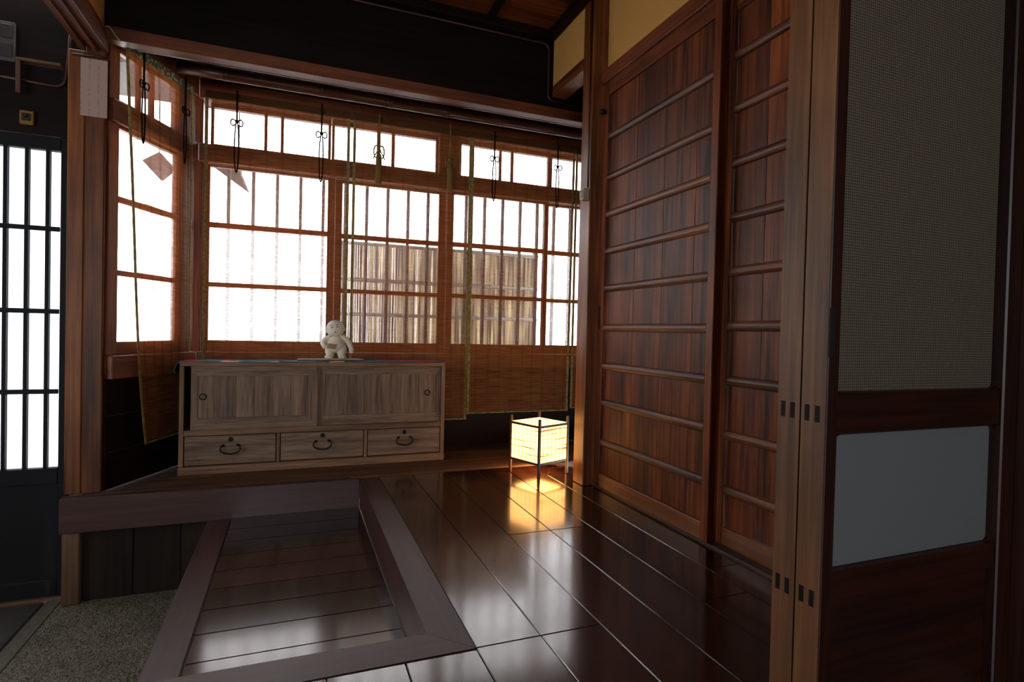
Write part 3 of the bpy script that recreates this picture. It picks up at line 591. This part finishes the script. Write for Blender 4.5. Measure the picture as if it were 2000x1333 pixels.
# ---- hanging bamboo blinds
def blind(label, f, width, length, pitch=.0042, nseg=1, cords=(), tassel=False, top=.0, loc=(0, 0, 0), rz=0, threads=9, band=None):
    """f(x, t) -> local point for x across, t down"""
    o = thing('bamboo_blind', label, 'blind', loc, rz, group='bamboo blinds in the window bay')
    b = bmesh.new(); n = int((length-.045)/pitch)
    for k_ in range(n):
        t_ = .035 + pitch*k_; hgt = pitch*.48; dep = .0007
        hgt *= random.uniform(.8, 1.15)
        rows = []
        for i in range(nseg+1):
            p = Vector(f(width*i/nseg, t_))
            rows.append([b.verts.new(p+Vector((0, dy, dz))) for dy, dz in ((-dep, 0), (dep, 0), (dep, -hgt), (-dep, -hgt))])
        for q, w in zip(rows, rows[1:]):
            for j in range(4): b.faces.new((q[j], q[(j+1) % 4], w[(j+1) % 4], w[j]))
    bb = B(); bb.bm.free(); bb.bm = b; bb.obj('slats', M_slat, o, kind='stuff')
    tn = 20
    def strip(name, xa, xb, ta, tb, mat, nn=tn, dep=.0016):
        b = B(); rows = []
        for i in range(nn+1):
            t_ = ta+(tb-ta)*i/nn
            pa, pb = Vector(f(xa, t_)), Vector(f(xb, t_)); e = (pb-pa).normalized(); nrm = Vector((-e.y, e.x, 0))*dep
            rows.append([b.bm.verts.new(p) for p in (pa-nrm, pb-nrm, pb+nrm, pa+nrm)])
        for q, w in zip(rows, rows[1:]):
            for j in range(4): b.bm.faces.new((q[j], w[j], w[(j+1) % 4], q[(j+1) % 4]))
        b.bm.faces.new(rows[0][::-1]); b.bm.faces.new(rows[-1]); return b.obj(name, mat, o)
    strip('edge_tape', -.006, .008, .034, length, M_tape); strip('edge_tape', width-.008, width+.006, .034, length, M_tape)
    for i in range(nseg): pass
    strip('head_band', -.006, width+.006, 0, .034, band or M_backlitband, 2, .004)
    b = B()
    for i in range(1, 13):
        p0 = f(width*(i-1)/11, length-.006); 
        if i > 1: b.tube([pp, p0], .0045, 8)
        pp = p0
    b.obj('bottom_bar', M_tape, o)
    b = B(); rr = random.Random(3)
    for i in range(threads):
        xx = width*(i+.6)/threads + rr.uniform(-.006, .006)
        for dx in (0, .007):
            b.tube([Vector(f(xx+dx, .034+(length-.04)*j/8))+Vector((0, -.0014, 0)) for j in range(9)], .00055, 4)
    b.obj('threads', M_thread, o, kind='stuff')
    for cx, ts in cords:
        p = Vector(f(cx, 0)); off = Vector((0, -.012, 0))
        z = lambda d: p+off+Vector((0, 0, -d))
        if not ts:
            B().tube([z(-.015), z(.04), z(.13)], .0042, 6).obj('cord', M_cord, o)
            loop = [z(.13)+Vector((.009*math.sin(PI*i/16)*s_, 0, -.24*(1-math.cos(PI*i/16))/2)) for s_, rg in ((1, range(0, 17)), (-1, range(15, 0, -1))) for i in rg]
            B().tube(loop, .0030, 6, closed=True).obj('cord_loop', M_cord, o)
            for s_ in (-1, 1): B().tube([z(.130)+Vector((s_*(.004+.022*math.sin(PI*i/12)), -.003, -.016*i/12+.010*math.sin(2*PI*i/12))) for i in range(13)], .0026, 6).obj('knot_bow', M_cord, o)
            B().ball(z(.131), .0085, 2).obj('knot', M_cord, o, smooth=True)
        else:
            B().tube([z(-.015), z(.16)], .004, 6).obj('cord', M_tassel, o)
            for s_ in (-1, 1):
                B().tube([z(.17)+Vector((s_*.026*math.sin(PI*i/14), -.004, .012-.052*i/14+.016*math.sin(2*PI*i/14))) for i in range(15)], .0034, 6).obj('knot_bow', M_tassel, o)
                B().tube([z(.175)+Vector((s_*.028*i/6, -.005, -.045*(i/6)**1.5)) for i in range(7)], .0030, 6).obj('knot_tail', M_tassel, o)
            B().ball(z(.178), .011, 2, (1, 1, 1.3)).obj('knot', M_tassel, o, smooth=True)
            B().lathe([(.006, -.19), (.013, -.20), (.015, -.22), (.0165, -.345), (.013, -.348)], p+off, 'z', 18).obj('tassel', M_tassel, o, smooth=True)
    return o
flat = lambda x, t_: (x, 0, -t_)
def wob(ph, a=.004): return lambda x, t_: (x, -a*math.sin(2.2*t_+ph)*t_, -t_)
blind('bamboo blind over the left part of the wide window, behind the cabinet', flat, .640, 1.575, loc=(-.395, 2.978, 1.742), cords=((.129, 0), (.508, 0)))
blind('bamboo blind with two fringed tassels beside the white figurine', flat, .618, 1.585, loc=(.272, 2.978, 1.742), cords=((.122, 1), (.499, 1)))
blind('bamboo blind hanging full length above the glowing floor lantern', lambda x, t_: (x-.012*(x/.62)*(t_/1.55), -.006*(t_/1.55), -t_), .622, 1.553, loc=(.900, 2.972, 1.742), cords=((.122, 0), (.510, 0)))
blind('bamboo blind half hidden behind the right hand post', flat, .46, 1.54, loc=(1.542, 2.978, 1.742), cords=((.08, 0),))
sd = Vector((-.447+.617, 2.965-2.58, 0)).normalized(); sang = math.atan2(sd.y, sd.x)
def side(x, t_):
    w = .415; sft = .105*(t_/1.58)**1.5*(1-x/w); bulge = -.030*(t_/1.58)**2*(1-x/w) - .010*math.sin(3.2*t_)*(1-x/w)
    return (x+sft, bulge, -t_)
blind('swinging bamboo blind across the splayed side window', side, .415, 1.585, nseg=5, loc=(-.617, 2.58, 1.738), rz=sang, cords=((.08, 0), (.345, 0)), threads=6, band=M_band)

# ---- small fittings
pn = tag(bx('paper_notice', plain('pink_grey_paper', '#b49a90', .9, bump=.1, bscale=40, spec=.1, var=.08), None, -.748, -.664, 2.529, 2.5305, 1.412, 1.625, .0003), 'faded pinkish paper notice hung on the column below the lintel', 'notice')
def faded(o):
    m, nt, b, ou = newmat('faded_notice_paper'); L = nt.links.new
    tc = N(nt, 'ShaderNodeTexCoord'); mp = N(nt, 'ShaderNodeMapping'); mp.inputs['Scale'].default_value = (40, 1, 110); n = N(nt, 'ShaderNodeTexNoise'); n.inputs['Scale'].default_value = 1; n.inputs['Detail'].default_value = 4
    L(tc.outputs['Object'], mp.inputs['Vector']); L(mp.outputs[0], n.inputs['Vector'])
    w = N(nt, 'ShaderNodeTexWave', bands_direction='X'); w.inputs['Scale'].default_value = 11.2; w.inputs['Phase Offset'].default_value = 1.0; L(tc.outputs['Object'], w.inputs['Vector'])
    mu = N(nt, 'ShaderNodeMath', operation='MULTIPLY'); L(w.outputs['Fac'], mu.inputs[0]); L(n.outputs['Fac'], mu.inputs[1])
    rp = N(nt, 'ShaderNodeValToRGB'); rp.color_ramp.elements[0].position = .42; rp.color_ramp.elements[1].position = .62; rp.color_ramp.elements[0].color = lin('#b09488'); rp.color_ramp.elements[1].color = lin('#9a8277')
    L(mu.outputs[0], rp.inputs['Fac']); L(rp.outputs['Color'], b.inputs['Base Color']); b.inputs['Roughness'].default_value = .9
    o.data.materials[0] = m
faded(pn)
tag(B().tube([(-.772, 2.522, 1.628), (-.70, 2.520, 1.634), (-.655, 2.522, 1.630)], .004, 8).obj('hanging_rod', M_cable, None, smooth=True), 'thin dark rod holding the paper notice', 'rod')
def cable(label, pts, r, mat, cat='cable', name='cable'):
    # round the corners a little
    P = [Vector(p) for p in pts]; out = [P[0]]
    for a, c, d in zip(P, P[1:], P[2:]):
        q = min(.035, (c-a).length*.45, (d-c).length*.45); s_, e_ = c+(a-c).normalized()*q, c+(d-c).normalized()*q
        for i in range(6): u = i/5; out.append((1-u)**2*s_+2*u*(1-u)*c+u*u*e_)
    out.append(P[-1]); return tag(B().tube(out, r, 8).obj(name, mat, None, smooth=True), label, cat)
cable('brown cable following the ceiling edge and dropping beside the small plaster panel', [(-.3, 2.508, 2.048), (1.132, 2.508, 2.048), (1.132, 2.508, 1.778), (1.22, 2.505, 1.778)], .0055, M_cable)
cable('thin dark wire running down the square post to the small box', [(1.147, 2.112, 2.06), (1.147, 2.112, 1.55), (1.146, 2.106, 1.265)], .004, M_cable, name='wire')
cable('loose pale wire crossing over the top of the column', [(-.71, 2.52, 1.725), (-.685, 2.515, 1.722), (-.655, 2.49, 1.745), (-.625, 2.485, 1.70), (-.615, 2.49, 1.690)], .0025, M_ivory, name='wire')
pb = thing('connector_box', 'small ivory connector box on the edge of the square post', 'box', (1.138, 2.118, 1.213))
bx('case', M_ivory, pb, -.016, .0145, -.016, .016, 0, .048, .003); bx('terminal_plate', M_grey, pb, -.0185, -.0162, -.011, .011, .008, .040, .0008)
# fittings on the dark wall over the lattice door
mb = thing('fuse_box', 'grey fuse box at the left edge above the lattice door', 'fuse box', (-1.03, 2.611, 1.595))
bx('back_plate', plain('fuse_grey', '#4c4a46', .6), mb, -.10, .062, -.012, 0, 0, .142, .002)
for ix in range(4):
    for iz in range(2): bx('fuse_cover', plain('fuse_dark', '#2d2b29', .5) if (ix, iz) == (0, 0) else bpy.data.materials['fuse_dark'], mb, -.094+.039*ix, -.062+.039*ix, -.020, -.0122, .012+.068*iz, .062+.068*iz, .003)
bk = thing('shelf_bracket', 'pale wooden L shaped bracket above the lattice door', 'bracket', (-.955, 2.611, 1.48))
bx('upright', w_old('z'), bk, -.004, .010, -.030, -.0155, 0, .118, .001); bx('arm', w_old('x'), bk, -.004, .130, -.030, -.001, .1185, .128, .001)
db = thing('door_bell', 'small brass bell push plate above the lattice door', 'bell push', (-.932, 2.611, 1.372))
bx('plate', plain('aged_brass', '#8a6a35', .45, .7), db, -.022, .022, -.012, 0, 0, .052, .003); bx('recess', M_black, db, -.014, .014, -.0135, -.0122, .014, .042, .001)
B().ball((0, -.0145, .030), .005, 2).obj('button', M_iron, db, smooth=True)
cable('dark conduit bending down the wall beside the lattice door post', [(-1.3, 2.604, 1.548), (-.82, 2.604, 1.528), (-.805, 2.604, 1.66), (-.80, 2.604, 1.80)], .006, M_cable, 'conduit', 'conduit')

# ================================================================== OUTSIDE THE WINDOWS
gr = sbox('ground', 'pale paved ground outside the windows', M_ground, -12, 12, 3.0, 16, -.55, -.48, cat='ground', bev=0)
ol = thing('window_lattice', 'slim grey upright bars outside the wide window', 'lattice', (0, 3.24, .35))
for x in [-.323+.1155*i for i in range(21)]: bx('bar', M_latt, ol, x-.008, x+.008, -.01, .01, .0, 1.122, .001)
bx('rail', M_latt, ol, -.42, 2.05, -.012, .012, 1.123, 1.155, .001); bx('rail', M_latt, ol, -.42, 2.05, -.012, .012, -.03, -.001, .001)
for x in (-.41, .6, 2.02): bx('leg', M_latt, ol, x-.012, x+.012, -.012, .012, -.83, -.0305, .001)
rs = thing('reed_screen', 'upright reed screen with bamboo rails standing outside the window', 'screen', (.90, 3.62, -.48))
b = B(); rr = random.Random(5); x = -.655
while x < .665:
    w = rr.uniform(.004, .008); b.box(x, x+w, rr.uniform(-.006, -.002), rr.uniform(.002, .006), 0, 1.66+rr.uniform(-.01, .005), 0); x += w + rr.uniform(.0, .0018)
b.obj('reeds', M_reed, rs, kind='stuff')
for z in (1.655, 1.43, 1.215, .9): 
    B().tube([(-.67, -.016, z), (.68, -.016, z)], .012, 10).obj('rail', M_grey, rs, smooth=True)
for x in (-.67, .67): B().tube([(x, .02, 0), (x, .02, 1.7)], .016, 10).obj('post', M_grey, rs, smooth=True)

sbox('eave', 'shallow dark eave above the bay windows outside', w_dark('x'), -1.1, 2.3, 3.135, 3.60, 1.868, 1.90, cat='eave')
def board(label, c, pts, d):
    o = thing('hanging_board', label, 'board', c); C_ = Vector(c)
    B().prism([Vector(p)-C_ for p in pts], d).obj('panel', plain('grey_board', '#4a3e38', .8, bump=.2, bscale=30, var=.2), o)
    t_ = max(pts, key=lambda p: p[2]); B().tube([Vector(t_)-C_+Vector((0, .012, -.01)), Vector((t_[0], t_[1]+.012, 1.868))-C_], .003, 6).obj('hanger', M_iron, o)
board('tilted square board hanging outside the splayed side window', (-.69, 3.5, 1.42), [(-.763, 3.5, 1.511), (-.687, 3.5, 1.564), (-.615, 3.5, 1.484), (-.678, 3.5, 1.416)], (.01, .02, 0))
board('pointed grey board hanging at the top left outside the wide window', (-.35, 3.45, 1.39), [(-.45, 3.45, 1.525), (-.298, 3.45, 1.545), (-.292, 3.45, 1.489), (-.252, 3.45, 1.39), (-.405, 3.45, 1.495)], (.01, .03, .0))
tag(B().tube([(1.150, 2.43, .022), (1.165, 2.46, .008), (1.21, 2.45, .0045), (1.26, 2.40, .0045), (1.27, 2.30, .0045)], .003, 6).obj('power_cord', M_cable, None, smooth=True), 'thin dark power cord running from the lantern behind the post', 'cord')
